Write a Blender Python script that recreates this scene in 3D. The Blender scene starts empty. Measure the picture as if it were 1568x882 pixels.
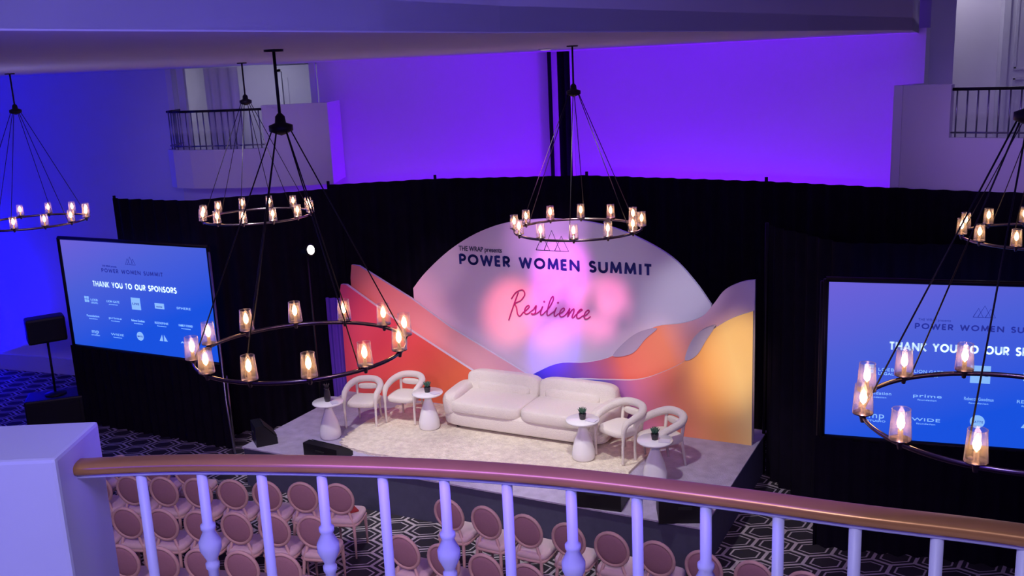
import bpy, bmesh, math, random
from mathutils import Vector, Matrix
random.seed(7)
sc=bpy.context.scene
col=bpy.context.collection
try:
    sc.view_settings.view_transform='Standard'
    sc.view_settings.look='None'
except Exception: pass
EYE=5.8
# ------------------------------------------------------------- materials
def lin(c):
    c=c/255.0
    return c/12.92 if c<=0.04045 else ((c+0.055)/1.055)**2.4
def C(r,g,b): return (lin(r),lin(g),lin(b),1)
def mat(name,color,rough=0.6,metal=0.0,noise=0.0,nscale=20,bump=0.0,bscale=60,sheen=0.0,coat=0.0,emis=None,estr=0):
    m=bpy.data.materials.new(name); m.use_nodes=True
    nt=m.node_tree; b=nt.nodes['Principled BSDF']
    b.inputs['Base Color'].default_value=color
    b.inputs['Roughness'].default_value=rough
    b.inputs['Metallic'].default_value=metal
    if sheen:
        b.inputs['Sheen Weight'].default_value=sheen
    if coat: b.inputs['Coat Weight'].default_value=coat
    if emis:
        b.inputs['Emission Color'].default_value=emis; b.inputs['Emission Strength'].default_value=estr
    tc=nt.nodes.new('ShaderNodeTexCoord')
    if noise:
        n=nt.nodes.new('ShaderNodeTexNoise'); n.inputs['Scale'].default_value=nscale; n.inputs['Detail'].default_value=4
        nt.links.new(tc.outputs['Object'],n.inputs['Vector'])
        mx=nt.nodes.new('ShaderNodeMix'); mx.data_type='RGBA'
        mx.inputs['A'].default_value=tuple(x*(1-noise) for x in color[:3])+(1,)
        mx.inputs['B'].default_value=tuple(min(1,x*(1+noise)) for x in color[:3])+(1,)
        nt.links.new(n.outputs['Fac'],mx.inputs['Factor']); nt.links.new(mx.outputs['Result'],b.inputs['Base Color'])
    if bump:
        n2=nt.nodes.new('ShaderNodeTexNoise'); n2.inputs['Scale'].default_value=bscale; n2.inputs['Detail'].default_value=3
        nt.links.new(tc.outputs['Object'],n2.inputs['Vector'])
        bp=nt.nodes.new('ShaderNodeBump'); bp.inputs['Strength'].default_value=bump; bp.inputs['Distance'].default_value=0.02
        nt.links.new(n2.outputs['Fac'],bp.inputs['Height']); nt.links.new(bp.outputs['Normal'],b.inputs['Normal'])
    return m
def ramp_mat(name,p0,p1,stops,rough=0.7,emission=None,noise=0.0):
    """linear gradient in object space from p0 to p1"""
    m=bpy.data.materials.new(name); m.use_nodes=True
    nt=m.node_tree; b=nt.nodes['Principled BSDF']; b.inputs['Roughness'].default_value=rough
    tc=nt.nodes.new('ShaderNodeTexCoord')
    d=Vector(p1)-Vector(p0); L=d.length_squared
    sub=nt.nodes.new('ShaderNodeVectorMath'); sub.operation='SUBTRACT'; sub.inputs[1].default_value=p0
    dot=nt.nodes.new('ShaderNodeVectorMath'); dot.operation='DOT_PRODUCT'; dot.inputs[1].default_value=d/L
    nt.links.new(tc.outputs['Object'],sub.inputs[0]); nt.links.new(sub.outputs[0],dot.inputs[0])
    r=nt.nodes.new('ShaderNodeValToRGB')
    els=r.color_ramp.elements
    els[0].position=stops[0][0]; els[0].color=stops[0][1]
    els[1].position=stops[-1][0]; els[1].color=stops[-1][1]
    for pp,cc in stops[1:-1]:
        e=els.new(pp); e.color=cc
    nt.links.new(dot.outputs['Value'],r.inputs['Fac'])
    if emission:
        b.inputs['Base Color'].default_value=(0.01,0.01,0.02,1)
        nt.links.new(r.outputs['Color'],b.inputs['Emission Color']); b.inputs['Emission Strength'].default_value=emission
    else:
        nt.links.new(r.outputs['Color'],b.inputs['Base Color'])
    return m
M_wall=mat('painted_plaster',C(225,222,235),0.8,noise=0.02,nscale=3,bump=0.05,bscale=200)
M_ceil=mat('ceiling_paint',C(205,203,220),0.85,noise=0.03,nscale=2)
M_white=mat('white_trim_paint',C(215,215,228),0.45,noise=0.02,nscale=8)
M_drape=mat('black_velvet',C(20,15,30),0.9,noise=0.4,nscale=5)
M_drape.node_tree.nodes['Principled BSDF'].inputs['Specular IOR Level'].default_value=0.1
M_vglow=mat('violet_glow',C(110,70,190),0.9,noise=0.1,nscale=5)  # purple light of the wall behind, put into a cloth colour
M_black=mat('black_plastic',C(14,14,17),0.5,noise=0.2,nscale=30,bump=0.1,bscale=200)
M_grille=mat('speaker_grille',C(22,22,26),0.7,noise=0.3,nscale=120,bump=0.5,bscale=300)
M_boucle=mat('white_boucle',C(232,225,212),0.95,noise=0.06,nscale=60,bump=0.6,bscale=90,sheen=0.3)
M_shag=mat('cream_shag',C(230,214,196),1.0,noise=0.38,nscale=13,bump=1.0,bscale=35)
M_stage=mat('stage_carpet',C(172,164,190),0.95,noise=0.3,nscale=7,bump=0.6,bscale=50)
M_stagef=mat('stage_fascia',C(74,76,98),0.85,noise=0.2,nscale=10)
M_tablew=mat('white_lacquer',C(240,240,238),0.25,noise=0.01,nscale=5,coat=0.3)
M_bronze=mat('bronze_handrail',C(190,134,70),0.3,metal=0.4,noise=0.2,nscale=9)
M_iron=mat('brushed_nickel',C(150,135,130),0.25,metal=1.0,noise=0.1,nscale=20)
M_rodm=mat('cable_metal',C(25,22,30),0.5,metal=0.5,noise=0.1,nscale=20)
M_steel=mat('steel_tube',C(150,150,165),0.3,metal=0.9,noise=0.1,nscale=20)
M_chairw=mat('limed_wood',C(216,186,170),0.5,noise=0.15,nscale=14)
M_chairp=mat('blush_linen',C(178,140,144),0.9,noise=0.08,nscale=60,bump=0.3,bscale=250)
M_chairs=mat('cream_seat',C(232,212,204),0.9,noise=0.06,nscale=30,bump=0.3,bscale=150)
M_leaf=mat('succulent_leaf',C(55,90,70),0.5,noise=0.3,nscale=30)
M_pot=mat('dark_ceramic',C(48,42,50),0.35,noise=0.2,nscale=30)
M_paper=mat('booklet_red',C(190,60,50),0.6,noise=0.1,nscale=10)
M_curtain=mat('sheer_curtain',C(225,225,230),0.9,noise=0.05,nscale=10)
M_bulb=mat('warm_bulb',C(255,200,140),0.4,noise=0.01,emis=(1,0.58,0.26,1),estr=30)
M_lens=mat('lamp_lens',C(255,255,255),0.4,noise=0.01,emis=(1,0.98,0.85,1),estr=8)
M_down=mat('downlight_lens',C(255,255,255),0.4,noise=0.01,emis=(1,0.9,0.95,1),estr=0.6)
M_navy=mat('navy_print',C(28,36,120),0.6,noise=0.02)
M_tnavy=mat('navy_projected',C(30,45,130),0.6,noise=0.02,emis=C(40,50,150),estr=0.9)
M_twhite=mat('white_projected',C(230,235,250),0.6,noise=0.02,emis=C(195,232,250),estr=0.9)
M_tsoft=mat('pale_projected',C(200,215,250),0.6,noise=0.02,emis=C(130,190,245),estr=0.9)
M_neon=mat('magenta_acrylic',C(150,25,110),0.5,noise=0.02,emis=C(150,20,100),estr=0.2)
M_greyl=mat('grey_print',C(60,60,90),0.6,noise=0.02)
# glass
M_glass=bpy.data.materials.new('clear_glass'); M_glass.use_nodes=True
nt=M_glass.node_tree; nt.nodes.clear()
o_=nt.nodes.new('ShaderNodeOutputMaterial'); mx=nt.nodes.new('ShaderNodeMixShader'); mx2=nt.nodes.new('ShaderNodeMixShader'); tr=nt.nodes.new('ShaderNodeBsdfTransparent'); gl=nt.nodes.new('ShaderNodeBsdfGlossy'); tl=nt.nodes.new('ShaderNodeBsdfTranslucent')
tl.inputs['Color'].default_value=(1,0.85,0.75,1)
gl.inputs['Roughness'].default_value=0.12; gl.inputs['Color'].default_value=(0.9,0.85,1,1)
tr.inputs['Color'].default_value=(0.98,0.96,0.98,1)
lw=nt.nodes.new('ShaderNodeLayerWeight'); lw.inputs['Blend'].default_value=0.2
mx2.inputs['Fac'].default_value=0.10
nt.links.new(tr.outputs[0],mx2.inputs[1]); nt.links.new(tl.outputs[0],mx2.inputs[2])
nt.links.new(lw.outputs['Facing'],mx.inputs['Fac']); nt.links.new(mx2.outputs[0],mx.inputs[1]); nt.links.new(gl.outputs[0],mx.inputs[2]); nt.links.new(mx.outputs[0],o_.inputs['Surface'])
# patterned carpet
M_floor=bpy.data.materials.new('hex_lattice_carpet'); M_floor.use_nodes=True
nt=M_floor.node_tree; b=nt.nodes['Principled BSDF']; b.inputs['Roughness'].default_value=0.95
tc=nt.nodes.new('ShaderNodeTexCoord'); mp=nt.nodes.new('ShaderNodeMapping'); mp.inputs['Rotation'].default_value=(0,0,0.45); mp.inputs['Scale'].default_value=(1.0,1.45,1)
nt.links.new(tc.outputs['Object'],mp.inputs['Vector'])
sx=nt.nodes.new('ShaderNodeSeparateXYZ'); nt.links.new(mp.outputs[0],sx.inputs[0])
def mth(op,a,b_=None):
    n=nt.nodes.new('ShaderNodeMath'); n.operation=op
    if isinstance(a,(int,float)): n.inputs[0].default_value=a
    else: nt.links.new(a,n.inputs[0])
    if b_ is not None:
        if isinstance(b_,(int,float)): n.inputs[1].default_value=b_
        else: nt.links.new(b_,n.inputs[1])
    return n.outputs[0]
S=0.48
def hexd(px,py):
    def cell(ox,oy):
        gx=mth('SUBTRACT',mth('FLOORED_MODULO',mth('ADD',px,ox),S),S/2)
        gy=mth('SUBTRACT',mth('FLOORED_MODULO',mth('ADD',py,oy),S*1.7320508),S*0.8660254)
        ax=mth('ABSOLUTE',gx); ay=mth('ABSOLUTE',gy)
        return mth('MAXIMUM',ax,mth('ADD',mth('MULTIPLY',ax,0.5),mth('MULTIPLY',ay,0.8660254)))
    return mth('MINIMUM',cell(0.0,0.0),cell(S/2,S*0.8660254))
hd=hexd(sx.outputs[0],sx.outputs[1])
l1=mth('GREATER_THAN',hd,S*0.5-0.022)
l2=mth('LESS_THAN',mth('ABSOLUTE',mth('SUBTRACT',hd,S*0.33)),0.011)
ll=mth('MAXIMUM',l1,l2)
mxc=nt.nodes.new('ShaderNodeMix'); mxc.data_type='RGBA'
mxc.inputs['A'].default_value=C(38,34,44); mxc.inputs['B'].default_value=C(180,170,176)
nt.links.new(ll,mxc.inputs['Factor'])
nt.links.new(mxc.outputs['Result'],b.inputs['Base Color'])
# ------------------------------------------------------------- mesh builder
def cr(pts,n=8,closed=False):
    P=[Vector(p) for p in pts]; out=[]
    N=len(P); segs=N if closed else N-1
    for i in range(segs):
        if closed: a,b_,c,d=P[(i-1)%N],P[i],P[(i+1)%N],P[(i+2)%N]
        else: a,b_,c,d=P[max(i-1,0)],P[i],P[i+1],P[min(i+2,N-1)]
        for k in range(n):
            t=k/n
            out.append(0.5*((2*b_)+(c-a)*t+(2*a-5*b_+4*c-d)*t*t+(3*b_-a-3*c+d)*t**3))
    if not closed: out.append(P[-1].copy())
    return out
class MB:
    def __init__(s): s.v=[];s.f=[];s.m=[];s.sm=[]
    def add(s,v,f,m,smooth,M=None):
        o=len(s.v)
        for p in v:
            p=Vector(p)
            s.v.append(M@p if M is not None else p)
        for q in f: s.f.append([i+o for i in q]); s.m.append(m); s.sm.append(smooth)
    def box(s,c,d,m=0,rz=0,M=None,bev=0.0):
        x,y,z=d[0]/2,d[1]/2,d[2]/2
        T=Matrix.Translation(c)@Matrix.Rotation(rz,4,'Z')
        if M is not None: T=M@T
        if bev<=0:
            v=[(-x,-y,-z),(x,-y,-z),(x,y,-z),(-x,y,-z),(-x,-y,z),(x,-y,z),(x,y,z),(-x,y,z)]
            f=[(0,3,2,1),(4,5,6,7),(0,1,5,4),(1,2,6,5),(2,3,7,6),(3,0,4,7)]
            s.add(v,f,m,False,T)
        else:
            bm=bmesh.new(); bmesh.ops.create_cube(bm,size=1)
            for q in bm.verts: q.co=Vector((q.co.x*d[0],q.co.y*d[1],q.co.z*d[2]))
            bmesh.ops.bevel(bm,geom=bm.edges[:],offset=bev,segments=2,affect='EDGES',profile=0.6)
            bm.verts.index_update()
            s.add([q.co.copy() for q in bm.verts],[[w.index for w in ff.verts] for ff in bm.faces],m,False,T); bm.free()
    def lathe(s,prof,c=(0,0,0),m=0,seg=24,M=None,smooth=True):
        v=[];f=[];n=len(prof)
        for k in range(seg):
            a=2*math.pi*k/seg
            for r,z in prof: v.append((r*math.cos(a),r*math.sin(a),z))
        for k in range(seg):
            k2=(k+1)%seg
            for i in range(n-1):
                f.append((k*n+i,k2*n+i,k2*n+i+1,k*n+i+1))
        if prof[0][0]>1e-5: f.append([k*n for k in range(seg)][::-1])
        if prof[-1][0]>1e-5: f.append([k*n+n-1 for k in range(seg)])
        T=Matrix.Translation(c)
        if M is not None: T=M@T
        s.add(v,f,m,smooth,T)
    def shell(s,prof,c=(0,0,0),m=0,seg=24):
        v=[];f=[];n=len(prof)
        for k in range(seg):
            a=2*math.pi*k/seg
            for r,z in prof: v.append((c[0]+r*math.cos(a),c[1]+r*math.sin(a),c[2]+z))
        for k in range(seg):
            k2=(k+1)%seg
            for i in range(n-1): f.append((k*n+i,k2*n+i,k2*n+i+1,k*n+i+1))
        s.add(v,f,m,True)
    def tube(s,pts,r,m=0,seg=8,closed=False,rr=None,M=None,cap=True,expo=1.0):
        P=[Vector(p) for p in pts]; n=len(P)
        R=r if isinstance(r,(list,tuple)) else [r]*n
        k2=rr if rr else 1.0
        def tan(i):
            if closed: return (P[(i+1)%n]-P[(i-1)%n]).normalized()
            return (P[min(i+1,n-1)]-P[max(i-1,0)]).normalized()
        t0=tan(0); up=Vector((0,0,1)) if abs(t0.z)<0.9 else Vector((0,1,0))
        side=t0.cross(up).normalized(); up=side.cross(t0).normalized()
        v=[];f=[]; pt=t0
        for i in range(n):
            t=tan(i)
            q=pt.rotation_difference(t); side=q@side; up=q@up; pt=t
            for j in range(seg):
                a=2*math.pi*j/seg
                ca,sa=math.cos(a),math.sin(a)
                ca=math.copysign(abs(ca)**expo,ca); sa=math.copysign(abs(sa)**expo,sa)
                v.append(P[i]+side*ca*R[i]+up*sa*R[i]*k2)
        L=n if closed else n-1
        for i in range(L):
            i2=(i+1)%n
            for j in range(seg):
                j2=(j+1)%seg
                f.append((i*seg+j,i*seg+j2,i2*seg+j2,i2*seg+j))
        if not closed and cap:
            f.append([j for j in range(seg)][::-1]); f.append([(n-1)*seg+j for j in range(seg)])
        s.add(v,f,m,True,M)
    def soft(s,c,d,m=0,e=0.35,rot=None,nu=28,nv=16,M=None):
        v=[];f=[]
        def sp(x,k): return math.copysign(abs(x)**k,x)
        for i in range(1,nv):
            ph=-math.pi/2+math.pi*i/nv
            for j in range(nu):
                th=2*math.pi*j/nu
                v.append((d[0]/2*sp(math.cos(ph),e)*sp(math.cos(th),e),d[1]/2*sp(math.cos(ph),e)*sp(math.sin(th),e),d[2]/2*sp(math.sin(ph),e)))
        b=len(v); v.append((0,0,-d[2]/2)); v.append((0,0,d[2]/2))
        for i in range(nv-2):
            for j in range(nu):
                j2=(j+1)%nu
                f.append((i*nu+j,i*nu+j2,(i+1)*nu+j2,(i+1)*nu+j))
        for j in range(nu):
            j2=(j+1)%nu
            f.append((b,j2,j)); f.append((b+1,(nv-2)*nu+j,(nv-2)*nu+j2))
        T=Matrix.Translation(c)
        if rot is not None: T=T@rot
        if M is not None: T=M@T
        s.add(v,f,m,True,T)
    def prism(s,poly,z0,z1,m=0,M=None):
        n=len(poly)
        v=[(p[0],p[1],z0) for p in poly]+[(p[0],p[1],z1) for p in poly]
        f=[list(range(n))[::-1],list(range(n,2*n))]+[(i,(i+1)%n,(i+1)%n+n,i+n) for i in range(n)]
        s.add(v,f,m,False,M)
    def sheet(s,path,z0,z1,m=0,amp=0.05,wl=0.24,step=0.035):
        P=[Vector((p[0],p[1],0)) for p in path]; pts=[]
        acc=0
        for i in range(len(P)-1):
            d=P[i+1]-P[i]; L=d.length; t=d/L; nrm=Vector((-t.y,t.x,0)); n=max(2,int(L/step))
            for k in range(n+(1 if i==len(P)-2 else 0)):
                a=acc+L*k/n
                w=amp*(math.sin(2*math.pi*a/wl)+0.4*math.sin(2*math.pi*a/(wl*2.7)+1))
                pts.append((P[i]+t*(L*k/n),nrm,w))
            acc+=L
        v=[];f=[];n=len(pts); rows=[z0,z0+(z1-z0)*0.5,z1]
        for ri,z in enumerate(rows):
            sc_=[1.15,1.0,0.75][ri]
            for p,nr,w in pts: q=p+nr*w*sc_; v.append((q.x,q.y,z))
        for r_ in range(2):
            for i in range(n-1): f.append((r_*n+i,r_*n+i+1,(r_+1)*n+i+1,(r_+1)*n+i))
        s.add(v,f,m,True)
    def mesh(s,name,mats):
        me=bpy.data.meshes.new(name); me.from_pydata([tuple(p) for p in s.v],[],s.f)
        for q in mats: me.materials.append(q)
        me.polygons.foreach_set('material_index',s.m); me.polygons.foreach_set('use_smooth',s.sm)
        bm=bmesh.new(); bm.from_mesh(me); bmesh.ops.recalc_face_normals(bm,faces=bm.faces[:]); bm.to_mesh(me); bm.free()
        me.update(); return me
    def obj(s,name,mats,loc=(0,0,0),rz=0,parent=None):
        return place(s.mesh(name,mats),name,loc,rz,parent)
def place(me,name,loc=(0,0,0),rz=0,parent=None,scale=1.0):
    o=bpy.data.objects.new(name,me); col.objects.link(o); o.location=loc; o.rotation_euler=(0,0,rz)
    o.scale=scale if isinstance(scale,tuple) else (scale,)*3
    if parent: o.parent=parent
    return o
def empty(name,loc,rz=0):
    o=bpy.data.objects.new(name,None); col.objects.link(o); o.location=loc; o.rotation_euler=(0,0,rz); o.empty_display_size=0.2; return o
def text(body,name,parent,x,y,z,width,height,m,bold=0.0,spacing=1.0,extr=0.004):
    """upright text facing local -y; x,z = centre baseline"""
    cu=bpy.data.curves.new(name,'FONT'); cu.body=body; cu.align_x='CENTER'; cu.size=1.0; cu.extrude=extr; cu.offset=bold; cu.space_character=spacing
    cu.materials.append(m)
    o=bpy.data.objects.new(name,cu); col.objects.link(o); o.parent=parent
    bpy.context.view_layer.update()
    w=max(o.dimensions.x,1e-3); h=0.70
    o.rotation_euler=(math.pi/2,0,0); o.location=(x,y,z); o.scale=(width/w,height/h,1)
    return o
def arc(cx,cy,rx,ry,a0,a1,n=14):
    return [(cx+rx*math.cos(math.radians(a0+(a1-a0)*i/n)),cy+ry*math.sin(math.radians(a0+(a1-a0)*i/n))) for i in range(n+1)]
G={ # geometric sans capitals: (advance, strokes) on a unit-height cell
'P':(.62,[[(0.08,0),(0.08,1)],[(0.08,.93),(.3,.93)]+arc(.3,.68,.24,.25,90,-90)+[(.08,.43)]]),
'O':(1.0,[arc(.5,.5,.40,.42,0,360,28)]),
'W':(1.15,[[(0.06,1),(.32,.04),(.575,.9),(.83,.04),(1.09,1)]]),
'E':(.56,[[(0.08,0),(0.08,1)],[(.08,.93),(.5,.93)],[(.08,.5),(.46,.5)],[(.08,.07),(.5,.07)]]),
'R':(.66,[[(0.08,0),(0.08,1)],[(0.08,.93),(.3,.93)]+arc(.3,.68,.24,.25,90,-90)+[(.08,.43)],[(.28,.43),(.58,0)]]),
'M':(.98,[[(.1,0),(.17,.97),(.49,.15),(.81,.97),(.88,0)]]),
'N':(.84,[[(.09,0),(.09,.95),(.75,.05),(.75,1)]]),
'S':(.60,[arc(.3,.72,.2,.21,30,250,12)+[(.34,.49)]+arc(.3,.27,.23,.22,70,-150,12)]),
'U':(.76,[[(.08,1),(.08,.36)]+arc(.38,.36,.3,.3,180,360,12)+[(.68,1)]]),
'I':(.24,[[(.12,0),(.12,1)]]),
'T':(.60,[[(.30,0),(.30,1)],[(.02,.93),(.58,.93)]]),
'H':(.78,[[(.09,0),(.09,1)],[(.69,0),(.69,1)],[(.09,.5),(.69,.5)]]),
'A':(.86,[[(.06,0),(.43,.97),(.80,0)],[(.2,.28),(.66,.28)]]),
'K':(.70,[[(.09,0),(.09,1)],[(.62,1),(.16,.5),(.65,0)]]),
'Y':(.72,[[(.05,1),(.36,.48),(.67,1)],[(.36,.48),(.36,0)]]),
' ':(.42,[])}
def block_text(body,name,parent,cx,y,z,width,height,m,wt=0.17,gap=0.16):
    adv=sum(G[c][0] for c in body)+gap*(len(body)-1)
    sxx=width/adv; q=MB(); x=0
    hw=wt*height/2
    for c in body:
        a_,st_=G[c]
        for s_ in st_:
            P=[Vector((cx-width/2+(x+px)*sxx, z+py*height)) for px,py in s_]
            for i in range(len(P)-1):
                d=(P[i+1]-P[i])
                if d.length<1e-6: continue
                d.normalize(); n=Vector((-d.y,d.x))*hw
                v=[P[i]-n,P[i+1]-n,P[i+1]+n,P[i]+n]
                q.add([(k.x,y,k.y) for k in v],[(0,1,2,3)],0,False)
            for k in P[1:-1]:
                q.add([(k.x+hw*math.cos(t*math.pi/4),y,k.y+hw*math.sin(t*math.pi/4)) for t in range(8)],[tuple(range(8))],0,False)
        x+=a_+gap
    return q.obj(name,[m],parent=parent)
# ------------------------------------------------------------- stage frame
O=Vector((-2.65,15.75)); A=Vector((.888,-.46)); Bv=Vector((-.46,-.888)); SR=math.atan2(-.46,.888); SZ=0.6
def ab(a,b,z=SZ):
    p=O+A*a+Bv*b; return (p.x,p.y,z)
# ------------------------------------------------------------- room shell
CZ=5.94
fl=MB(); fl.box((-2,10,-0.05),(26,24,0.1)); fl.obj('floor',[M_floor])
edge=[(-3.3,-1.0),(-1.28,2.6),(0,4.8),(4.2,10.3),(5.7,13.75)]
ce=MB(); ce.prism(edge+[(5.62,13.9),(1.1,18.2),(-3,18.4),(-6,18.6),(-15,21.8),(-15,-1.0)],CZ,CZ+0.12)
ce.obj('ceiling',[M_ceil])
uc=MB(); uc.prism(edge+[(6.1,16.6),(11,16.6),(11,-1.0)],7.2,7.3); uc.obj('ceiling_upper',[M_ceil])
def wallseg(name,pts,z0,z1,th=0.15,m=M_wall):
    w=MB()
    for i in range(len(pts)-1):
        a=Vector(pts[i]);b_=Vector(pts[i+1]); d=b_-a; n=Vector((-d.y,d.x)).normalized()*th
        w.prism([a,b_,b_+n,a+n],z0,z1)
    return w.obj(name,[m])
wallseg('trim_1',edge,CZ-0.005,7.2,0.12,M_ceil)   # soffit fascia
wallseg('wall_back_left',[(-14,21),(-5.95,18.0)],0,6.0)
wallseg('baseboard_left',[(-14,20.95),(-6.2,18.03)],0,0.33,0.1,M_white)
wallseg('wall_back_center',[(-3.25,17.65),(0.82,17.75)],0,6.0)
wallseg('wall_back_under_balcony',[(-5.95,18.0),(-3.25,17.65)],0,3.95)
wallseg('wall_back_right',[(1.24,17.55),(5.7,13.5)],0,6.0)
cp=MB(); cp.box((0.91,17.86,3),(0.12,0.3,6),0); cp.box((1.03,17.9,3),(0.14,0.3,6),1); cp.box((1.13,17.78,3),(0.08,0.3,6),1); cp.box((1.21,17.72,3),(0.05,0.35,6),0)
cp.box((0.83,17.70,3),(0.06,0.3,6),1)
cp.obj('trim_2',[M_wall,M_drape])
wallseg('wall_left',[(-14,-1),(-14,21)],0,6.0)
wallseg('wall_right',[(11,16.5),(11,-1)],0,7.2)
def box_obj(name,c,d,m,rz=0):
    q=MB(); q.box(c,d,0,rz); return q.obj(name,[m])
box_obj('wall_left_balcony_back',(-4.6,20.2,5.0),(3.4,0.1,2.3),M_wall)
box_obj('wall_left_balcony_side',(-5.98,19.1,5.0),(0.1,2.2,2.3),M_wall)
box_obj('wall_left_balcony_side_right',(-3.2,18.95,5.0),(0.1,2.4,2.3),M_wall)
box_obj('ceiling_left_balcony',(-4.6,19.2,6.0),(3.0,2.3,0.1),M_ceil)
q=MB(); q.box((-3.32,17.6,4.95),(0.1,0.12,2.0)); q.box((-5.72,17.9,4.95),(0.12,0.12,2.0)); q.obj('trim_3',[M_white])
cur=MB(); cur.sheet([(-5.5,18.5),(-4.85,18.35)],4.1,5.93,0,0.05,0.2); cur.obj('window_curtain',[M_curtain])
def door(name,w,h,loc,rz=0):
    d=MB(); d.box((0,0,h/2),(w,0.05,h),0)
    for zz,hh in ((h*0.27,h*0.38),(h*0.73,h*0.42)):
        for sx_ in (-1,1):
            d.box((sx_*w*0.39,-0.03,zz),(0.04,0.03,hh),0)
        d.box((0,-0.03,zz-hh/2),(w*0.8,0.03,0.04),0); d.box((0,-0.03,zz+hh/2),(w*0.8,0.03,0.04),0)
    d.box((-w/2-0.06,-0.02,h/2),(0.1,0.12,h+0.1),0); d.box((w/2+0.06,-0.02,h/2),(0.1,0.12,h+0.1),0); d.box((0,-0.02,h+0.06),(w+0.24,0.12,0.12),0)
    d.lathe([(0.0,-0.03),(0.03,-0.02),(0.03,0.02),(0,0.03)],(w*0.42,-0.07,h*0.48),1,12)
    return d.obj(name,[M_white,M_steel],loc,rz)
door('door_1',0.8,1.75,(-4.0,20.1,4.06))
def balcony(path,solid_n,zb,zs,zt):
    b_=MB(); th=0.12
    P=[Vector(p) for p in path]
    for i in range(len(P)-1):
        d=P[i+1]-P[i]; n=Vector((-d.y,d.x)).normalized()*th
        top=zt if i in solid_n else zs
        b_.prism([P[i],P[i+1],P[i+1]+n,P[i]+n],zb,top,0)
    for i in range(len(P)-1):
        if i in solid_n: continue
        d=P[i+1]-P[i]; n=Vector((-d.y,d.x)).normalized()*th/2; L=d.length; k=max(1,int(L/0.115))
        for j in range(k):
            q_=P[i]+n+d*(j+0.5)/k
            b_.tube([(q_.x,q_.y,zs-0.02),(q_.x,q_.y,zt-0.05)],0.011,1,6)
        b_.tube([(P[i].x+n.x,P[i].y+n.y,zt-0.06),(P[i+1].x+n.x,P[i+1].y+n.y,zt-0.06)],0.02,2,8)
        b_.tube([(P[i].x+n.x,P[i].y+n.y,zs+0.06),(P[i+1].x+n.x,P[i+1].y+n.y,zs+0.06)],0.013,1,6)
    return b_
def inset(poly,cx,cy,k): return [(cx+(x-cx)*k,cy+(y-cy)*k) for x,y in poly]
lp=[(-5.86,17.9),(-5.87,17.2),(-5.7,16.95),(-5.35,16.75),(-4.9,16.6),(-4.45,16.5),(-4.0,16.45),(-3.4,16.45),(-2.92,16.5),(-2.88,17.55)]
bb=balcony(lp,(6,7,8),3.93,4.58,5.28)
bb.prism(inset(lp,-4.4,17.3,0.95),3.96,4.05,0)
bb.obj('balcony_left',[M_wall,M_steel,M_rodm])
rp=[(5.55,13.4),(5.08,12.95),(5.62,12.48),(7.2,11.35),(10.9,10.6)]
bb=balcony(rp,(0,1),3.95,4.62,5.28)
bb.prism(inset(rp+[(10.9,15.4),(6.3,15.4),(6.3,13.6),(5.9,13.4)],8.0,13.4,0.985),3.96,4.05,0)
bb.obj('balcony_right',[M_wall,M_steel,M_rodm])
box_obj('wall_right_balcony_back',(8.5,15.6,5.6),(5,0.1,3.3),M_wall)
box_obj('wall_right_balcony_side',(5.95,14.85,5.6),(0.1,1.9,3.3),M_wall,0.05)
q=MB(); q.box((6.02,13.9,5.62),(0.34,0.34,3.14),0); q.box((6.02,13.9,6.42),(0.42,0.42,0.06),0); q.box((6.02,13.9,4.12),(0.42,0.42,0.14),0); q.obj('column',[M_white])
door('door_2',1.1,2.5,(8.35,15.5,4.06))
for i,(x,y) in enumerate([(-5.3,9.6),(0.55,12.5)]):
    q=MB(); q.lathe([(0.09,0.0),(0.075,-0.012),(0.07,0.0)],(0,0,0),0,20); q.lathe([(0.065,-0.013),(0.06,-0.016)],(0,0,0),1,20)
    q.obj('recessed_downlight',[M_white,M_down],(x,y,CZ-0.002))
q=MB(); q.lathe([(0.1,0.0),(0.085,-0.012),(0.08,0.0)],(0,0,0),0,20); q.lathe([(0.075,-0.013),(0.07,-0.016)],(0,0,0),1,20)
q.obj('recessed_downlight',[M_white,M_down],(7.0,14.7,7.198))
# ------------------------------------------------------------- drapes
d=MB(); d.sheet([(-2.95,16.05),(-1.2,16.25),(1.29,15.75),(3.74,14.0),(5.1,12.75)],0.0,3.97,0,0.045,0.26)
d.sheet([(5.1,12.75),(5.9,12.1),(10,9.6)],0.0,3.97,0,0.045,0.26)
for x,y in [(-2.95,16.15),(-1.2,16.35),(1.29,15.85),(3.74,14.1)]:
    d.tube([(x,y,0),(x,y,4.02)],0.025,1,8)
d.obj('stage_drape',[M_drape,M_rodm])
d=MB(); d.sheet([(-6.45,15.95),(-5.0,15.2),(-2.75,16.0)],0.0,3.92,0,0.045,0.26)
d.tube([(-6.45,16.05,0),(-6.45,16.05,3.95)],0.025,1,8); d.obj('side_drape',[M_drape,M_rodm])
d=MB(); d.sheet([(-3.08,15.72),(-2.74,15.66)],0.0,2.15,0,0.03,0.12,0.015); d.obj('violet_glow_panel',[M_vglow])  # added panel imitating purple wall light through the gap between drapes
d=MB(); d.sheet([(3.42,12.75),(3.9,11.35),(7.4,10.15)],0.0,3.55,0,0.04,0.24)
d.tube([(3.42,12.83,0),(3.42,12.83,3.57)],0.025,1,8); d.obj('side_drape',[M_drape,M_rodm])
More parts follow.
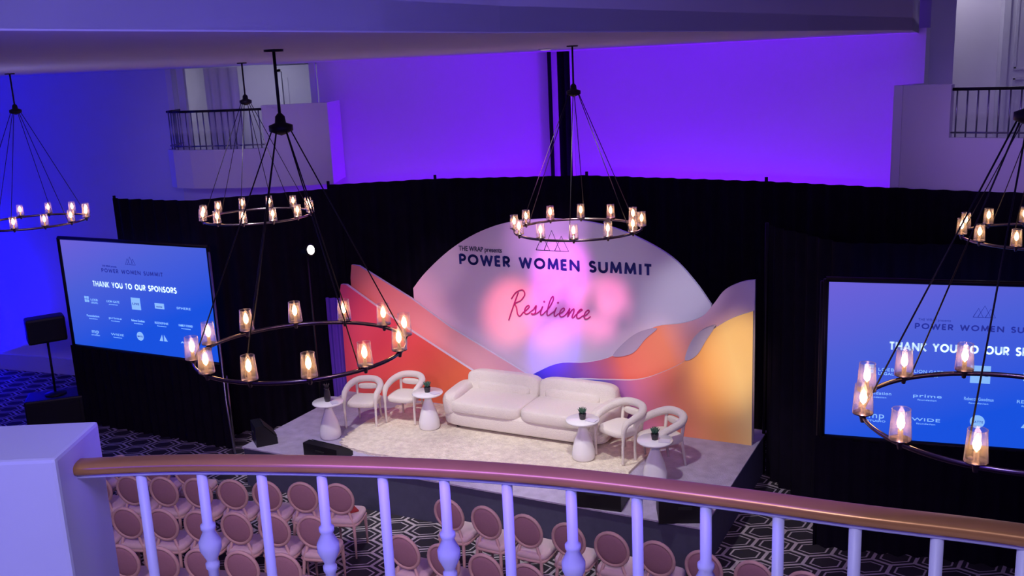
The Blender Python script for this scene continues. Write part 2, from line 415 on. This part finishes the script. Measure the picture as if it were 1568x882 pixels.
# ------------------------------------------------------------- stage
st=MB()
st.prism([(0.02,0.3),(6.73,0.3),(6.73,-2.85),(0.02,-2.85)],0.0,SZ-0.02,1)
st.prism([(0.0,0.32),(6.75,0.32),(6.75,-2.87),(0.0,-2.87)],SZ-0.02,SZ,0)
st.obj('stage_platform',[M_stage,M_stagef],(O.x,O.y,0),SR)
rg=MB(); rp_=[]
for i in range(120):
    a=2*math.pi*i/120; ca,sa=math.cos(a),math.sin(a)
    w=1+random.uniform(-0.02,0.02)
    rp_.append((3.35+2.15*math.copysign(abs(ca)**0.35,ca)*w,-1.42-1.05*math.copysign(abs(sa)**0.35,sa)*w))
rg.prism(rp_,0,0.035)
rug=rg.obj('shag_rug',[M_shag],(O.x,O.y,SZ),SR)
RZ=SZ+0.035
# ------------------------------------------------------------- backdrop
bd=empty('stage_backdrop',(O.x,O.y,SZ),SR)
arch=cr([(p[0],p[1],0) for p in [(1.25,1.78),(1.51,2.06),(1.95,2.42),(2.43,2.7),(2.94,2.88),(3.53,2.96),(4.05,2.96),(4.54,2.9),(5.03,2.74),(5.5,2.49),(5.82,2.17),(6.05,1.86)]],5)
M_arch=ramp_mat('arch_print',(1.2,0,2.0),(6.2,0,1.2),[(0,C(236,200,218)),(0.45,C(232,218,238)),(1,C(228,228,238))])
M_trib=ramp_mat('ridge_print_back',(0.3,0,2.1),(3.2,0,0.6),[(0,C(240,135,130)),(0.5,C(242,165,165)),(1,C(238,190,205))])
M_trif=ramp_mat('ridge_print_front',(0.1,0,1.8),(1.6,0,0.1),[(0,C(240,90,125)),(0.5,C(232,78,92)),(1,C(238,112,74))])
M_wb=ramp_mat('wave_print_back',(3.3,0,0.6),(6.6,0,2.2),[(0,C(50,60,215)),(0.2,C(140,90,200)),(0.40,C(240,125,105)),(0.60,C(246,155,115)),(0.78,C(228,185,200)),(1,C(225,210,235))])
M_wf=ramp_mat('wave_print_front',(3.9,0,0.2),(6.5,0,0.9),[(0,C(40,60,190)),(0.25,C(85,90,200)),(0.45,C(215,125,165)),(0.65,C(244,145,115)),(0.85,C(252,185,105)),(1,C(255,220,140))])
M_cres=mat('crescent_shade',C(178,170,196),0.8,noise=0.03)  # grey shadow under the wave edges, painted as a flat colour
MX=Matrix.Rotation(math.pi/2,4,'X')
def panel(name,poly,off,th,m,m2=M_white):
    q=MB(); n=len(poly)
    v=[(p[0],-off,p[1]) for p in poly]+[(p[0],-off+th,p[1]) for p in poly]
    q.add(v,[list(range(n))],0,False); q.add(v,[list(range(n,2*n))[::-1]]+[(i,i+n,(i+1)%n+n,(i+1)%n) for i in range(n)],1,False)
    return q.obj(name,[m,m2],parent=bd)
panel('arch_panel',[(p.x,p.y) for p in arch]+[(6.0,0.0),(1.25,0.0)],0.05,0.05,M_arch)
panel('ridge_panel_back',[(0.12,0),(0.12,1.9),(0.16,2.12),(0.3,2.11),(1.25,1.64),(1.95,1.22),(3.35,0.55),(3.4,0)],0.15,0.05,M_trib)
panel('ridge_panel_front',[(-0.02,0),(0.0,1.7),(0.03,1.82),(0.13,1.82),(1.27,1.17),(2.75,0.42),(3.0,0.0)],0.30,0.06,M_trif)
wb=cr([(p[0],p[1],0) for p in [(6.67,2.27),(6.49,2.23),(6.27,2.11),(6.12,1.91),(5.96,1.72),(5.68,1.6),(5.3,1.52),(4.96,1.3),(4.65,1.03),(4.24,0.89),(3.76,0.82),(3.25,0.55)]],5)
panel('wave_panel_back',[(p.x,p.y) for p in wb]+[(3.0,0),(6.67,0)],0.17,0.05,M_wb)
wf=cr([(p[0],p[1],0) for p in [(6.68,1.88),(6.4,1.76),(6.13,1.57),(5.9,1.33),(5.75,1.1),(5.38,0.88),(5.04,0.75),(4.58,0.70),(3.95,0.62),(3.5,0.3)]],5)
panel('wave_panel_front',[(p.x,p.y) for p in wf]+[(3.4,0),(6.68,0)],0.30,0.06,M_wf)
c1=cr([(p[0],p[1],0) for p in [(4.66,1.03),(4.82,1.24),(5.05,1.42),(5.32,1.50),(5.15,1.33),(4.95,1.1)]],5,True)
panel('shade_crescent_1',[(p.x,p.y) for p in c1],0.185,0.015,M_cres,M_cres)  # added piece coloured as the shade beneath the wave
c2=cr([(p[0],p[1],0) for p in [(5.76,1.12),(5.84,1.38),(5.98,1.55),(6.16,1.62),(6.05,1.42),(5.92,1.2)]],5,True)
panel('shade_crescent_2',[(p.x,p.y) for p in c2],0.31,0.12,M_cres,M_cres)
block_text('POWER WOMEN SUMMIT','headline_text',bd,3.67,-0.056,2.22,3.08,0.155,M_navy,0.26,0.2)
text('THE WRAP presents','presenter_text',bd,2.50,-0.056,2.43,0.74,0.075,M_greyl,0.005)
q=MB()
for cx,w,h in ((3.55,0.22,0.22),(3.7,0.26,0.3),(3.85,0.22,0.22)):
    q.tube([(cx-w/2,-0.058,2.5),(cx,-0.058,2.5+h),(cx+w/2,-0.058,2.5),(cx-w/2,-0.058,2.5)],0.006,0,5)
q.obj('summit_logo',[M_greyl],parent=bd)
L={'e':[(0,.1),(.35,.45),(.6,.8),(.45,1.0),(.2,.75),(.15,.3),(.35,0),(.65,.05),(.9,.3)],
's':[(0,.1),(.3,.6),(.5,1.05),(.55,.6),(.6,.2),(.35,-.02),(.15,.1),(.5,.02),(.9,.25)],
'i':[(0,.1),(.3,.6),(.4,1.0),(.33,.4),(.4,.05),(.6,.05),(.8,.3)],
'l':[(0,.1),(.4,.9),(.65,1.8),(.5,2.25),(.3,1.7),(.28,.5),(.4,.05),(.6,.05),(.85,.3)],
'n':[(0,.1),(.2,.7),(.3,1),(.28,.05),(.5,.7),(.75,1),(.85,.7),(.8,.1),(.95,.0),(1.15,.3)],
'c':[(0,.1),(.4,.8),(.62,.95),(.4,1.02),(.15,.6),(.2,.1),(.5,0),(.85,.3)]}
W={'e':.9,'s':.9,'i':.8,'l':.85,'n':1.15,'c':.85}
q=MB(); k=0.135; x0=2.98; z0=1.52
def wr(pts,ox): return [(x0+(ox+px+0.3*py)*k,-0.075,z0+py*k) for px,py in pts]
TR=0.0095
q.tube(cr(wr([(.1,-.9),(.2,.3),(.35,1.6),(.45,2.4)],-.1),6),TR,0,6)
q.tube(cr(wr([(-.2,1.6),(.2,2.4),(.9,2.7),(1.3,2.2),(1.0,1.5),(.4,1.1),(.7,.6),(1.0,-.1),(1.35,-.3),(1.6,.1)],-.1),6),TR,0,6)
ox=1.5; pts=[]
for ch in 'esilience':
    pts+=[(ox+a_,b_) for a_,b_ in (L[ch] if not pts else L[ch][1:])]
    if ch=='i': q.soft(wr([(ox+.45,1.55)],0)[0],(0.03,0.03,0.03),0,1.0,nu=10,nv=6)
    ox+=W[ch]
q.tube(cr(wr(pts,0),5),TR,0,6)
q.obj('resilience_script_sign',[M_neon],parent=bd)
# ------------------------------------------------------------- sofa
so=MB()
so.soft((0,0.02,0.16),(2.56,0.95,0.26),0,0.25)
for sx_ in (-1,1):
    so.soft((sx_*0.57,-0.08,0.34),(1.14,0.82,0.19),0,0.3)
    so.soft((sx_*0.6,0.32,0.47),(1.2,0.26,0.42),0,0.4,Matrix.Rotation(-0.15,4,'X'))
    so.soft((sx_*0.55,0.215,0.47),(0.86,0.14,0.15),0,0.5,Matrix.Rotation(-0.15,4,'X'))
    so.soft((sx_*1.18,0.0,0.33),(0.28,0.92,0.36),0,0.5,Matrix.Rotation(sx_*0.16,4,'Y')@Matrix.Rotation(-sx_*0.12,4,'Z'))
    for yy in (-0.33,0.33): so.lathe([(0.03,0),(0.035,0.08)],(sx_*1.05,yy,0),1,12)
so.soft((0,0.40,0.36),(2.4,0.2,0.46),0,0.35)
so.obj('boucle_sofa',[M_boucle,M_black],ab(3.64,0.80,RZ),SR)
# ------------------------------------------------------------- stage armchairs
ac=MB()
rim=cr([(-0.27,-0.26,0.0),(-0.275,-0.26,0.3),(-0.28,-0.22,0.56),(-0.29,-0.06,0.63),(-0.27,0.12,0.67),(-0.17,0.25,0.71),(0,0.29,0.72),(0.17,0.25,0.71),(0.27,0.12,0.67),(0.29,-0.06,0.63),(0.28,-0.22,0.56),(0.275,-0.26,0.3),(0.27,-0.26,0.0)],6)
rad=[0.02+0.037*min(1,max(0,(p_.z-0.35)/0.33)) for p_ in rim]
ac.tube(rim,rad,0,12)
ac.soft((0,-0.02,0.42),(0.54,0.54,0.13),0,0.55)
ac.soft((0,0.24,0.60),(0.34,0.08,0.1),0,0.6)
for sx_ in (-1,1): ac.tube([(sx_*0.2,0.26,0.0),(sx_*0.19,0.2,0.40),(sx_*0.2,0.24,0.68)],[0.018,0.022,0.025],0,8)
acm=ac.mesh('boucle_armchair',[M_boucle])
for a_,b_,rz,s_ in [(1.16,1.44,0.30,0.87),(1.70,1.13,0.12,0.87),(5.20,1.30,-0.42,0.93),(5.76,1.34,-0.62,0.93)]:
    place(acm,'boucle_armchair',ab(a_,b_,RZ if 1.4<a_<5.4 else SZ),SR+rz,scale=s_)
# ------------------------------------------------------------- side tables
tb=MB(); tb.lathe([(0.0,0.0),(0.14,0.0),(0.155,0.03),(0.15,0.12),(0.12,0.25),(0.07,0.38),(0.05,0.45),(0.06,0.50),(0.14,0.515),(0.21,0.52),(0.225,0.535),(0.22,0.55),(0.0,0.552)],(0,0,0),0,36)
tbm=tb.mesh('pedestal_side_table',[M_tablew])
sg=MB(); sg.lathe([(0,0),(0.035,0),(0.045,0.06),(0.045,0.07),(0.038,0.07),(0.036,0.05),(0,0.05)],(0,0,0),0,18)
for i in range(16):
    a_=i*2.4; t=0.25+0.5*(i/16); d_=Vector((math.cos(a_)*t,math.sin(a_)*t,1)).normalized()
    sg.tube([Vector((0,0,0.05)),Vector((0,0,0.05))+d_*0.05,Vector((0,0,0.05))+d_*0.1],[0.006,0.013,0.002],1,6)
sgm=sg.mesh('potted_succulent',[M_pot,M_leaf])
vs=MB(); vs.lathe([(0,0),(0.035,0),(0.045,0.05),(0.035,0.13),(0.03,0.16),(0.036,0.18),(0.03,0.18),(0.025,0.15),(0,0.15)],(0,0,0),0,18)
for i in range(8):
    a_=i*0.8; vs.tube([(0,0,0.12),(0.02*math.cos(a_),0.02*math.sin(a_),0.2),(0.04*math.cos(a_),0.04*math.sin(a_),0.24)],[0.004,0.008,0.003],0,5)
vsm=vs.mesh('table_vase',[M_pot])
bk=MB(); bk.box((0,0,0.004),(0.1,0.14,0.008),0,0.4); bkm=bk.mesh('notepad',[M_white])
for i,(a_,b_,me,nm) in enumerate([(1.0,2.1,vsm,'table_vase'),(2.22,1.34,sgm,'potted_succulent'),(4.76,1.58,sgm,'potted_succulent'),(5.84,1.84,sgm,'potted_succulent')]):
    z=SZ if i in (0,3) else RZ
    place(tbm,'pedestal_side_table',ab(a_,b_,z))
    place(me,nm,ab(a_,b_,z+0.553),0.5*i,scale=1.1)
    place(bkm,'notepad',ab(a_+0.13,b_+0.02,z+0.553),0.3*i)
# ------------------------------------------------------------- monitors
mo=MB(); mo.prism([(-0.2,0),(0.2,0),(0.2,0.1),(-0.04,0.3),(-0.2,0.3)],-0.27,0.27,0,Matrix.Rotation(math.pi/2,4,'X'))
mo.prism([(0.195,0.112),(-0.03,0.30),(-0.022,0.309),(0.203,0.121)],-0.24,0.24,1,Matrix.Rotation(math.pi/2,4,'X'))
mo.box((-0.205,0,0.17),(0.02,0.14,0.03),1)
mom=mo.mesh('stage_monitor',[M_black,M_grille])
for a_,b_,rz,s_ in [(0.18,2.58,0.9,(0.75,0.7,1.0)),(1.38,2.66,math.pi/2-0.1,(0.8,1.15,0.62)),(5.40,2.66,math.pi/2+0.1,(1.0,1.25,1.15)),(6.45,2.64,math.pi/2+0.4,(1.0,1.1,1.1))]:
    place(mom,'stage_monitor',ab(a_,b_,SZ),SR+rz,scale=s_)
sp=MB()
sp.box((0,0,0.25),(0.95,0.6,0.5),0,0,bev=0.03); sp.box((0,-0.31,0.25),(0.8,0.02,0.36),1)
sp.tube([(0,0,0.5),(0,0,1.45)],0.02,2,10); sp.lathe([(0.18,0.5),(0.18,0.52),(0.03,0.55)],(0,0,0),0,20)
sp.box((0,0,1.68),(0.62,0.34,0.44),0,0.25,bev=0.04); sp.box((0.04,-0.165,1.68),(0.54,0.02,0.36),1,0.25)
sp.obj('loudspeaker_on_stand',[M_black,M_grille,M_rodm],(-8.05,16.35,0),0.3)
sl=MB(); sl.tube([(0,0,0),(0,0,3.0)],0.018,0,8)
for i in range(3):
    a_=i*2.094; sl.tube([(0,0,0.5),(0.4*math.cos(a_),0.4*math.sin(a_),0.01)],0.012,0,6)
R_=Matrix.Translation((0,0,3.05))@Matrix.Rotation(math.radians(80),4,'X')
sl.lathe([(0.0,-0.16),(0.05,-0.15),(0.07,-0.05),(0.095,0.08),(0.10,0.09)],(0,0,0),0,20,R_)
sl.lathe([(0.0,0.097),(0.065,0.096),(0.075,0.091)],(0,0,0),1,20,R_)
sl.obj('stage_spotlight',[M_black,M_lens],(-3.2,15.2,0),0.95)
# ------------------------------------------------------------- projection screens
def screen(P0,P1):
    P0=Vector(P0);P1=Vector(P1); W_=(P1-P0).length; rz=math.atan2(P1.y-P0.y,P1.x-P0.x)
    e=empty('projection_screen',(P0.x,P0.y,0),rz); zb,zt=1.42,3.24; H=zt-zb
    ms=ramp_mat('projected_gradient',(0,0,zt),(W_*0.2,0,zb),[(0,C(112,100,222)),(0.45,C(78,98,222)),(1,C(22,84,230))],emission=0.92)
    q=MB(); q.add([(0,0,zb),(W_,0,zb),(W_,0,zt),(0,0,zt)],[(0,1,2,3)],0,False)
    q.obj('screen_surface',[ms],parent=e)
    q=MB()
    for a_,b2 in (((-0.03,zb-0.03),(W_+0.03,zb-0.03)),((-0.03,zt+0.03),(W_+0.03,zt+0.03)),((-0.03,zb-0.03),(-0.03,zt+0.03)),((W_+0.03,zb-0.03),(W_+0.03,zt+0.03))):
        q.tube([(a_[0],0,a_[1]),(b2[0],0,b2[1])],0.032,0,8)
    q.tube([(W_+0.07,-0.03,zt-0.05),(W_+0.07,-0.03,0.75),(W_+0.45,-0.35,0.0)],0.018,1,8)
    q.tube([(W_+0.07,0.03,0.0),(W_+0.07,0.03,1.2)],0.022,1,8)
    q.tube([(-0.07,0.03,0.0),(-0.07,0.03,zt)],0.022,0,8)
    q.obj('screen_frame',[M_rodm,M_steel],parent=e)
    q=MB(); q.sheet([(-0.1,-0.03),(W_+0.12,-0.03)],0.0,zb-0.02,0,0.03,0.2); q.obj('screen_skirt',[M_drape],parent=e)
    y=-0.012
    def T(b_,u,vv,w,h,m,bold=0.004): text(b_,'projected_text',e,W_*u,y,zt-H*vv,w*W_,h,m,bold,1.08,0.002)
    block_text('POWER WOMEN SUMMIT','projected_title',e,W_*0.49,y,zt-H*0.275,W_*0.42,0.062,M_tnavy,0.25,0.2)
    T('THE WRAP presents',0.34,0.225,0.10,0.03,M_tnavy,0.0)
    block_text('THANK YOU TO OUR SPONSORS','projected_headline',e,W_*0.49,y,zt-H*0.415,W_*0.575,0.09,M_twhite,0.23,0.15)
    q=MB()
    for cx,w,h in ((-0.06,0.1,0.1),(0,0.13,0.13),(0.06,0.1,0.1)):
        c_=W_*0.49+cx; zz=zt-H*0.19
        q.tube([(c_-w/2,y,zz),(c_,y,zz+h),(c_+w/2,y,zz),(c_-w/2,y,zz)],0.004,0,5)
    q.obj('projected_logo',[M_tnavy],parent=e)
    def tiles(u,vv,n,s_):
        q=MB()
        for i in range(n):
            for j in range(n): q.box((W_*u+(i-(n-1)/2)*s_*1.25,y+0.004,zt-H*vv+(j-(n-1)/2)*s_*1.25),(s_,0.004,s_))
        q.obj('projected_badge',[M_tsoft],parent=e)
    names=[['LOEB','LION GATE','SHARE','NEWS','SPHERE'],['Foundation','prime','Rebecca Goodman','REDEFINE','FAMILY FOUND'],['studio m','WIDE','matte','PEAK','ALTO']]
    for r_ in range(3):
        for c_ in range(5):
            u=0.17+0.16*c_; vv=0.555+0.155*r_
            k_=r_*5+c_
            if k_==2:
                tiles(u,vv-0.01,1,0.2); T('LIVE',u,vv,0.045,0.035,M_tnavy)
            elif k_==0: tiles(u-0.03,vv-0.01,2,0.045); T('LOEB',u+0.025,vv,0.05,0.035,M_tsoft); T('LEGAL',u+0.025,vv+0.025,0.05,0.03,M_tsoft)
            elif k_==3:
                q=MB(); q.box((W_*u,y+0.004,zt-H*(vv-0.01)),(0.2,0.004,0.09)); q.obj('projected_badge',[M_tsoft],parent=e); T('now',u,vv+0.002,0.04,0.03,M_tnavy)
            elif k_==10: T('mp',u,vv,0.05,0.07,M_tsoft); T('STUDIO',u,vv+0.025,0.06,0.02,M_tsoft)
            elif k_ in (12,):
                q=MB(); q.lathe([(0.0,-0.002),(0.075,-0.002),(0.075,0.002)],(0,0,0),0,24,Matrix.Translation((W_*u,y+0.004,zt-H*(vv-0.02)))@MX,False); q.obj('projected_badge',[M_tsoft],parent=e); T('MATTE',u,vv-0.012,0.035,0.025,M_tnavy)
            elif k_==13:
                q=MB()
                for s2 in (-1,1): q.add([(W_*u+s2*0.01,y,zt-H*vv),(W_*u+s2*0.09,y,zt-H*vv),(W_*u+s2*0.02,y,zt-H*vv+0.11)],[(0,1,2)],0,False)
                q.obj('projected_badge',[M_tsoft],parent=e)
            else:
                T(names[r_][c_],u,vv,0.09,0.036,M_tsoft)
                if c_%2==1 or r_==1: T('foundation' if r_ else 'pictures',u,vv+0.022,0.06,0.018,M_tsoft,0.0)
    return e
screen((-7.52,16.22),(-4.62,14.72))
screen((3.56,10.7),(6.65,9.63))
# ------------------------------------------------------------- chandeliers
ch=MB(); R0=0.69
ring=[(R0*math.cos(2*math.pi*i/64),R0*math.sin(2*math.pi*i/64),0) for i in range(64)]
ch.tube(ring,0.007,0,8,closed=True,rr=2.0)
for i in range(12):
    a_=2*math.pi*(i+0.5)/12; x,y=R0*math.cos(a_),R0*math.sin(a_)
    ch.lathe([(0.0,-0.03),(0.010,-0.026),(0.016,0.0),(0.03,0.018),(0.050,0.021),(0.050,0.027),(0.012,0.029),(0.012,0.07),(0.0,0.07)],(x,y,0),0,14)
    ch.shell([(0.051,0.027),(0.041,0.17)],(x,y,0),1,18)
    ch.tube([(x+0.041*math.cos(t*math.pi/9),y+0.041*math.sin(t*math.pi/9),0.17) for t in range(18)],0.0018,1,5,closed=True)
    ch.lathe([(0.0,0.07),(0.013,0.082),(0.018,0.104),(0.012,0.13),(0.0,0.152)],(x,y,0),2,12)
for i in range(6):
    a_=2*math.pi*i/6+0.2
    ch.tube([(R0*math.cos(a_),R0*math.sin(a_),0.0),(0.055*math.cos(a_),0.055*math.sin(a_),1.45)],0.0042,3,6)
ch.lathe([(0.0,1.41),(0.03,1.42),(0.075,1.44),(0.075,1.475),(0.035,1.49),(0.03,1.53),(0.012,1.55)],(0,0,0),3,20)
ch.tube([(0,0,1.5),(0,0,1.93)],0.010,3,8); ch.lathe([(0.06,1.925),(0.06,1.938)],(0,0,0),3,20)
chm=ch.mesh('ring_chandelier',[M_iron,M_glass,M_bulb,M_rodm])
for i,(x,y) in enumerate([(-1.41,6.26),(0.74,10.5),(-3.25,12.6),(-6.35,13.0),(4.95,8.95),(2.40,4.5)]):
    place(chm,'ring_chandelier',(x,y,4.0),i*0.13)
# ------------------------------------------------------------- banquet chairs
bc=MB()
RB=Matrix.Translation((0,-0.2,0.76))@Matrix.Rotation(math.radians(10),4,'X')@Matrix.Rotation(math.pi/2,4,'X')
ovl=[(0.18*math.cos(2*math.pi*i/28),0.205*math.sin(2*math.pi*i/28),0) for i in range(28)]
bc.tube(ovl,0.02,0,8,closed=True,M=RB)
bc.soft((0,0,0),(0.34,0.39,0.05),1,1.0,nu=24,nv=8,M=RB)
bc.soft((0,0.01,0.45),(0.42,0.42,0.1),2,0.45,nu=20,nv=8)
bc.soft((0,0.01,0.405),(0.43,0.43,0.05),0,0.4,nu=20,nv=6)
for sx_ in (-1,1):
    bc.tube([(sx_*0.17,0.17,0.4),(sx_*0.175,0.18,0.2),(sx_*0.175,0.18,0.0)],[0.026,0.018,0.012],0,8)
    bc.tube([(sx_*0.1,-0.165,0.57),(sx_*0.15,-0.17,0.42),(sx_*0.165,-0.2,0.2),(sx_*0.175,-0.235,0.0)],[0.016,0.022,0.018,0.012],0,8)
bcm=bc.mesh('banquet_chair',[M_chairw,M_chairp,M_chairs])
def chairrow(x,y,dx,dy,n,rz):
    f_=Vector((-math.sin(rz),math.cos(rz)))
    for i in range(n):
        px=x+dx*i+f_.x*0.2; py=y+dy*i+f_.y*0.2
        place(bcm,'banquet_chair',(px,py,0),rz+random.uniform(-0.04,0.04))
for j in range(4): chairrow(-2.2-0.15*j,10.96-0.84*j,-0.45,0.088,8,-0.19)
chairrow(-4.35,12.0,-0.45,0.088,4,-0.19)
for j in range(3): chairrow(-0.84-0.44*j,10.4-0.84*j,0.44,-0.245,9,-0.478)
pm=MB(); pm.box((0,0,0.006),(0.15,0.21,0.012),0); pmm=pm.mesh('program_booklet',[M_paper])
place(pmm,'program_booklet',(-2.12,11.2,0.502),0.5)
# ------------------------------------------------------------- foreground balustrade
rl=cr([(-0.905,1.885,0),(-.66,1.878,0),(-.25,1.815,0),(.065,1.732,0),(.35,1.618,0),(.555,1.525,0),(.806,1.42,0),(1.1,1.26,0),(1.4,1.05,0)],10)
hr=MB(); HZ=EYE-0.77
hr.tube([(p.x,p.y,HZ) for p in rl],0.026,0,20,rr=0.52,expo=0.7)
hr.tube([(p.x,p.y,HZ-0.016) for p in rl],0.015,1,8,rr=0.5)
acc=0; nxt=0.125; idx=0
for i in range(len(rl)-1):
    L_=(rl[i+1]-rl[i]).length
    while acc+L_>=nxt:
        p_=rl[i].lerp(rl[i+1],(nxt-acc)/L_)
        zt=HZ-0.014; zb=4.17
        if idx%2==0: hr.tube([(p_.x,p_.y,zb),(p_.x,p_.y,zt)],0.0105,1,12)
        else:
            k_=zt-0.165
            prof=[(0.0105,zb),(0.0105,k_-0.06),(0.014,k_-0.055),(0.0145,k_-0.045),(0.0105,k_-0.04),(0.012,k_-0.035),(0.0225,k_-0.012),(0.023,k_+0.005),(0.012,k_+0.028),(0.0155,k_+0.034),(0.0155,k_+0.042),(0.0105,k_+0.047),(0.0105,zt)]
            hr.lathe(prof,(p_.x,p_.y,0),1,20)
        idx+=1; nxt+=0.1275
    acc+=L_
hr.tube([(p.x,p.y,4.22) for p in rl],0.018,1,8)
hr.obj('balustrade',[M_bronze,M_white])
q=MB(); q.box((-1.355,1.90,4.635),(0.90,0.21,0.9),0,0.0,bev=0.008); q.obj('balustrade_pier',[M_white])
q=MB(); q.prism([(p.x,p.y+0.08) for p in rl]+[(1.6,-1.0),(-3.2,-1.0),(-3.2,2.1),(-0.93,2.05)],3.95,4.18,0); q.obj('landing_slab',[M_wall])
# ------------------------------------------------------------- lights
def aim(o,t): 
    d_=Vector(t)-o.location; o.rotation_euler=d_.to_track_quat('-Z','Y').to_euler()
def spot(name,loc,tgt,P,color,ang,blend=0.6,size=0.1):
    l=bpy.data.lights.new(name,'SPOT'); l.energy=P; l.color=color; l.spot_size=math.radians(ang); l.spot_blend=blend; l.shadow_soft_size=size
    o=bpy.data.objects.new(name,l); col.objects.link(o); o.location=loc; aim(o,tgt); return o
def area(name,loc,tgt,P,color,sx_,sy_):
    l=bpy.data.lights.new(name,'AREA'); l.shape='RECTANGLE'; l.size=sx_; l.size_y=sy_; l.energy=P; l.color=color
    o=bpy.data.objects.new(name,l); col.objects.link(o); o.location=loc; aim(o,tgt); return o
def point(name,loc,P,color,size=0.1):
    l=bpy.data.lights.new(name,'POINT'); l.energy=P; l.color=color; l.shadow_soft_size=size
    o=bpy.data.objects.new(name,l); col.objects.link(o); o.location=loc; return o
PUR=(0.175,0.0,0.9)
for x,y,tx,ty,P in [(-2.0,16.8,-2.1,17.9,52),(0.1,16.8,0.2,18,52),(2.3,15.6,2.7,16.5,100),(3.8,14.2,4.3,15.0,88),(5.0,13.2,5.5,13.9,42)]:
    area('uplight_purple',(x,y,2.2),(tx,ty,5.6),P,PUR,1.2,0.3)
area('uplight_blue',(-11.1,19.2,0.5),(-11.5,20.2,3.2),290,(0.0,0.0,1.0),0.6,0.4)
for a_ in (1.1,3.4,5.6):
    spot('stage_top_light',ab(a_,3.9,5.85),ab(a_*0.93+0.25,1.75),490,(1,0.95,0.95),50,0.5,0.15)
# backdrop: soft edges, coloured pattern in the centre
spot('backdrop_lavender',(2.6,8.0,5.7),ab(5.6,0,SZ+1.9),600,(0.88,0.84,1.0),12,1.0)
spot('backdrop_lavender',(-1.2,8.5,5.7),ab(1.6,0,SZ+2.2),430,(1,0.78,0.92),11,1.0)
spot('backdrop_lavender',(0.2,8.5,5.7),ab(3.6,0,SZ+1.6),150,(0.9,0.8,1.0),36,0.8)
spot('backdrop_violet',(0.2,8.5,5.7),ab(3.6,-0.0,SZ+2.75),900,(0.8,0.32,1.0),14,1.0)
spot('backdrop_magenta',(0.2,8.5,5.7),ab(3.8,-0.0,SZ+2.15),3000,(1.0,0.14,0.95),10,1.0)
spot('backdrop_pink',(-0.6,8.5,5.7),ab(2.95,0,SZ+1.5),2800,(1.0,0.20,0.22),9.5,1.0)
spot('backdrop_pink',(1.2,8.5,5.7),ab(4.4,0,SZ+1.65),2600,(1.0,0.20,0.42),9.5,1.0)
spot('backdrop_magenta',(0.3,8.5,5.7),ab(3.65,0,SZ+1.5),2200,(0.95,0.12,0.85),10,1.0)
spot('backdrop_blue',(0.4,8.5,5.7),ab(3.65,0,SZ+0.95),3000,(0.12,0.08,1.0),8,1.0)
spot('backdrop_warm',(2.5,8.5,5.7),ab(6.3,0,SZ+0.9),1250,(1.0,0.74,0.46),13,0.9)
spot('backdrop_warm',(2.0,8.5,5.7),ab(5.1,0,SZ+0.9),900,(1.0,0.6,0.55),11,1.0)
spot('backdrop_red',(-2.5,8.8,5.7),ab(0.9,0,SZ+1.0),1050,(1.0,0.46,0.48),18,0.9)
spot('glow_violet',(-2.9,13.3,5.7),(-2.9,15.7,1.3),110,(0.5,0.03,1.0),16,1.0)  # added spot that brightens the violet panel beside the backdrop
spot('fill_violet',(-3.5,4,5.5),(-3.8,11,0),700,(0.85,0.55,0.92),75,0.9,0.4)  # unseen fill spots added to brighten the seats and balcony fronts
spot('fill_violet',(1.0,3.5,5.5),(0.5,9.5,0),600,(0.9,0.58,0.88),75,0.9,0.4)
spot('fill_violet',(-2.5,7.5,5.6),(-4.5,16.5,4.6),420,(0.42,0.30,1.0),24,1.0,0.3)
spot('fill_violet',(3.2,6.0,6.4),(6.6,12.3,4.5),420,(0.45,0.25,1.0),26,1.0,0.3)
point('balcony_lamp',(-4.6,18.9,5.6),8,(0.9,0.9,1.0))
point('balcony_lamp',(7.0,14.7,6.9),15,(0.95,0.88,1.0))
area('landing_fill',(-0.6,-0.3,6.9),(-0.6,1.5,4.8),44,(0.62,0.60,1.0),0.6,0.6)  # unseen fill lamp added to brighten the near rail and pier
area('soffit_blue_wash',(0.2,1.5,5.3),(1.2,6.5,6.6),28,(0.13,0.06,1.0),1.6,0.3)
area('soffit_blue_wash',(-1.6,0.2,5.6),(-1.6,2.6,6.4),14,(0.02,0.0,1.0),0.6,0.3)
area('ceiling_wash',(-6.5,8,4.2),(-6.5,8.5,6),50,(0.5,0.42,1.0),3.0,3.0)
w=bpy.data.worlds.new('world'); sc.world=w; w.use_nodes=True
w.node_tree.nodes['Background'].inputs['Color'].default_value=(0.14,0.055,0.62,1); w.node_tree.nodes['Background'].inputs['Strength'].default_value=0.34
# ------------------------------------------------------------- camera
cam=bpy.data.cameras.new('camera'); co=bpy.data.objects.new('camera',cam); col.objects.link(co)
cam.sensor_width=36; cam.lens=36*1500/1568; cam.clip_start=0.05; cam.clip_end=200
p=math.atan(346/1500)
co.matrix_world=Matrix.Translation((0,0,EYE))@Matrix.Rotation(math.pi/2-p,4,'X')@Matrix.Rotation(-0.045,4,'Z')
sc.camera=co
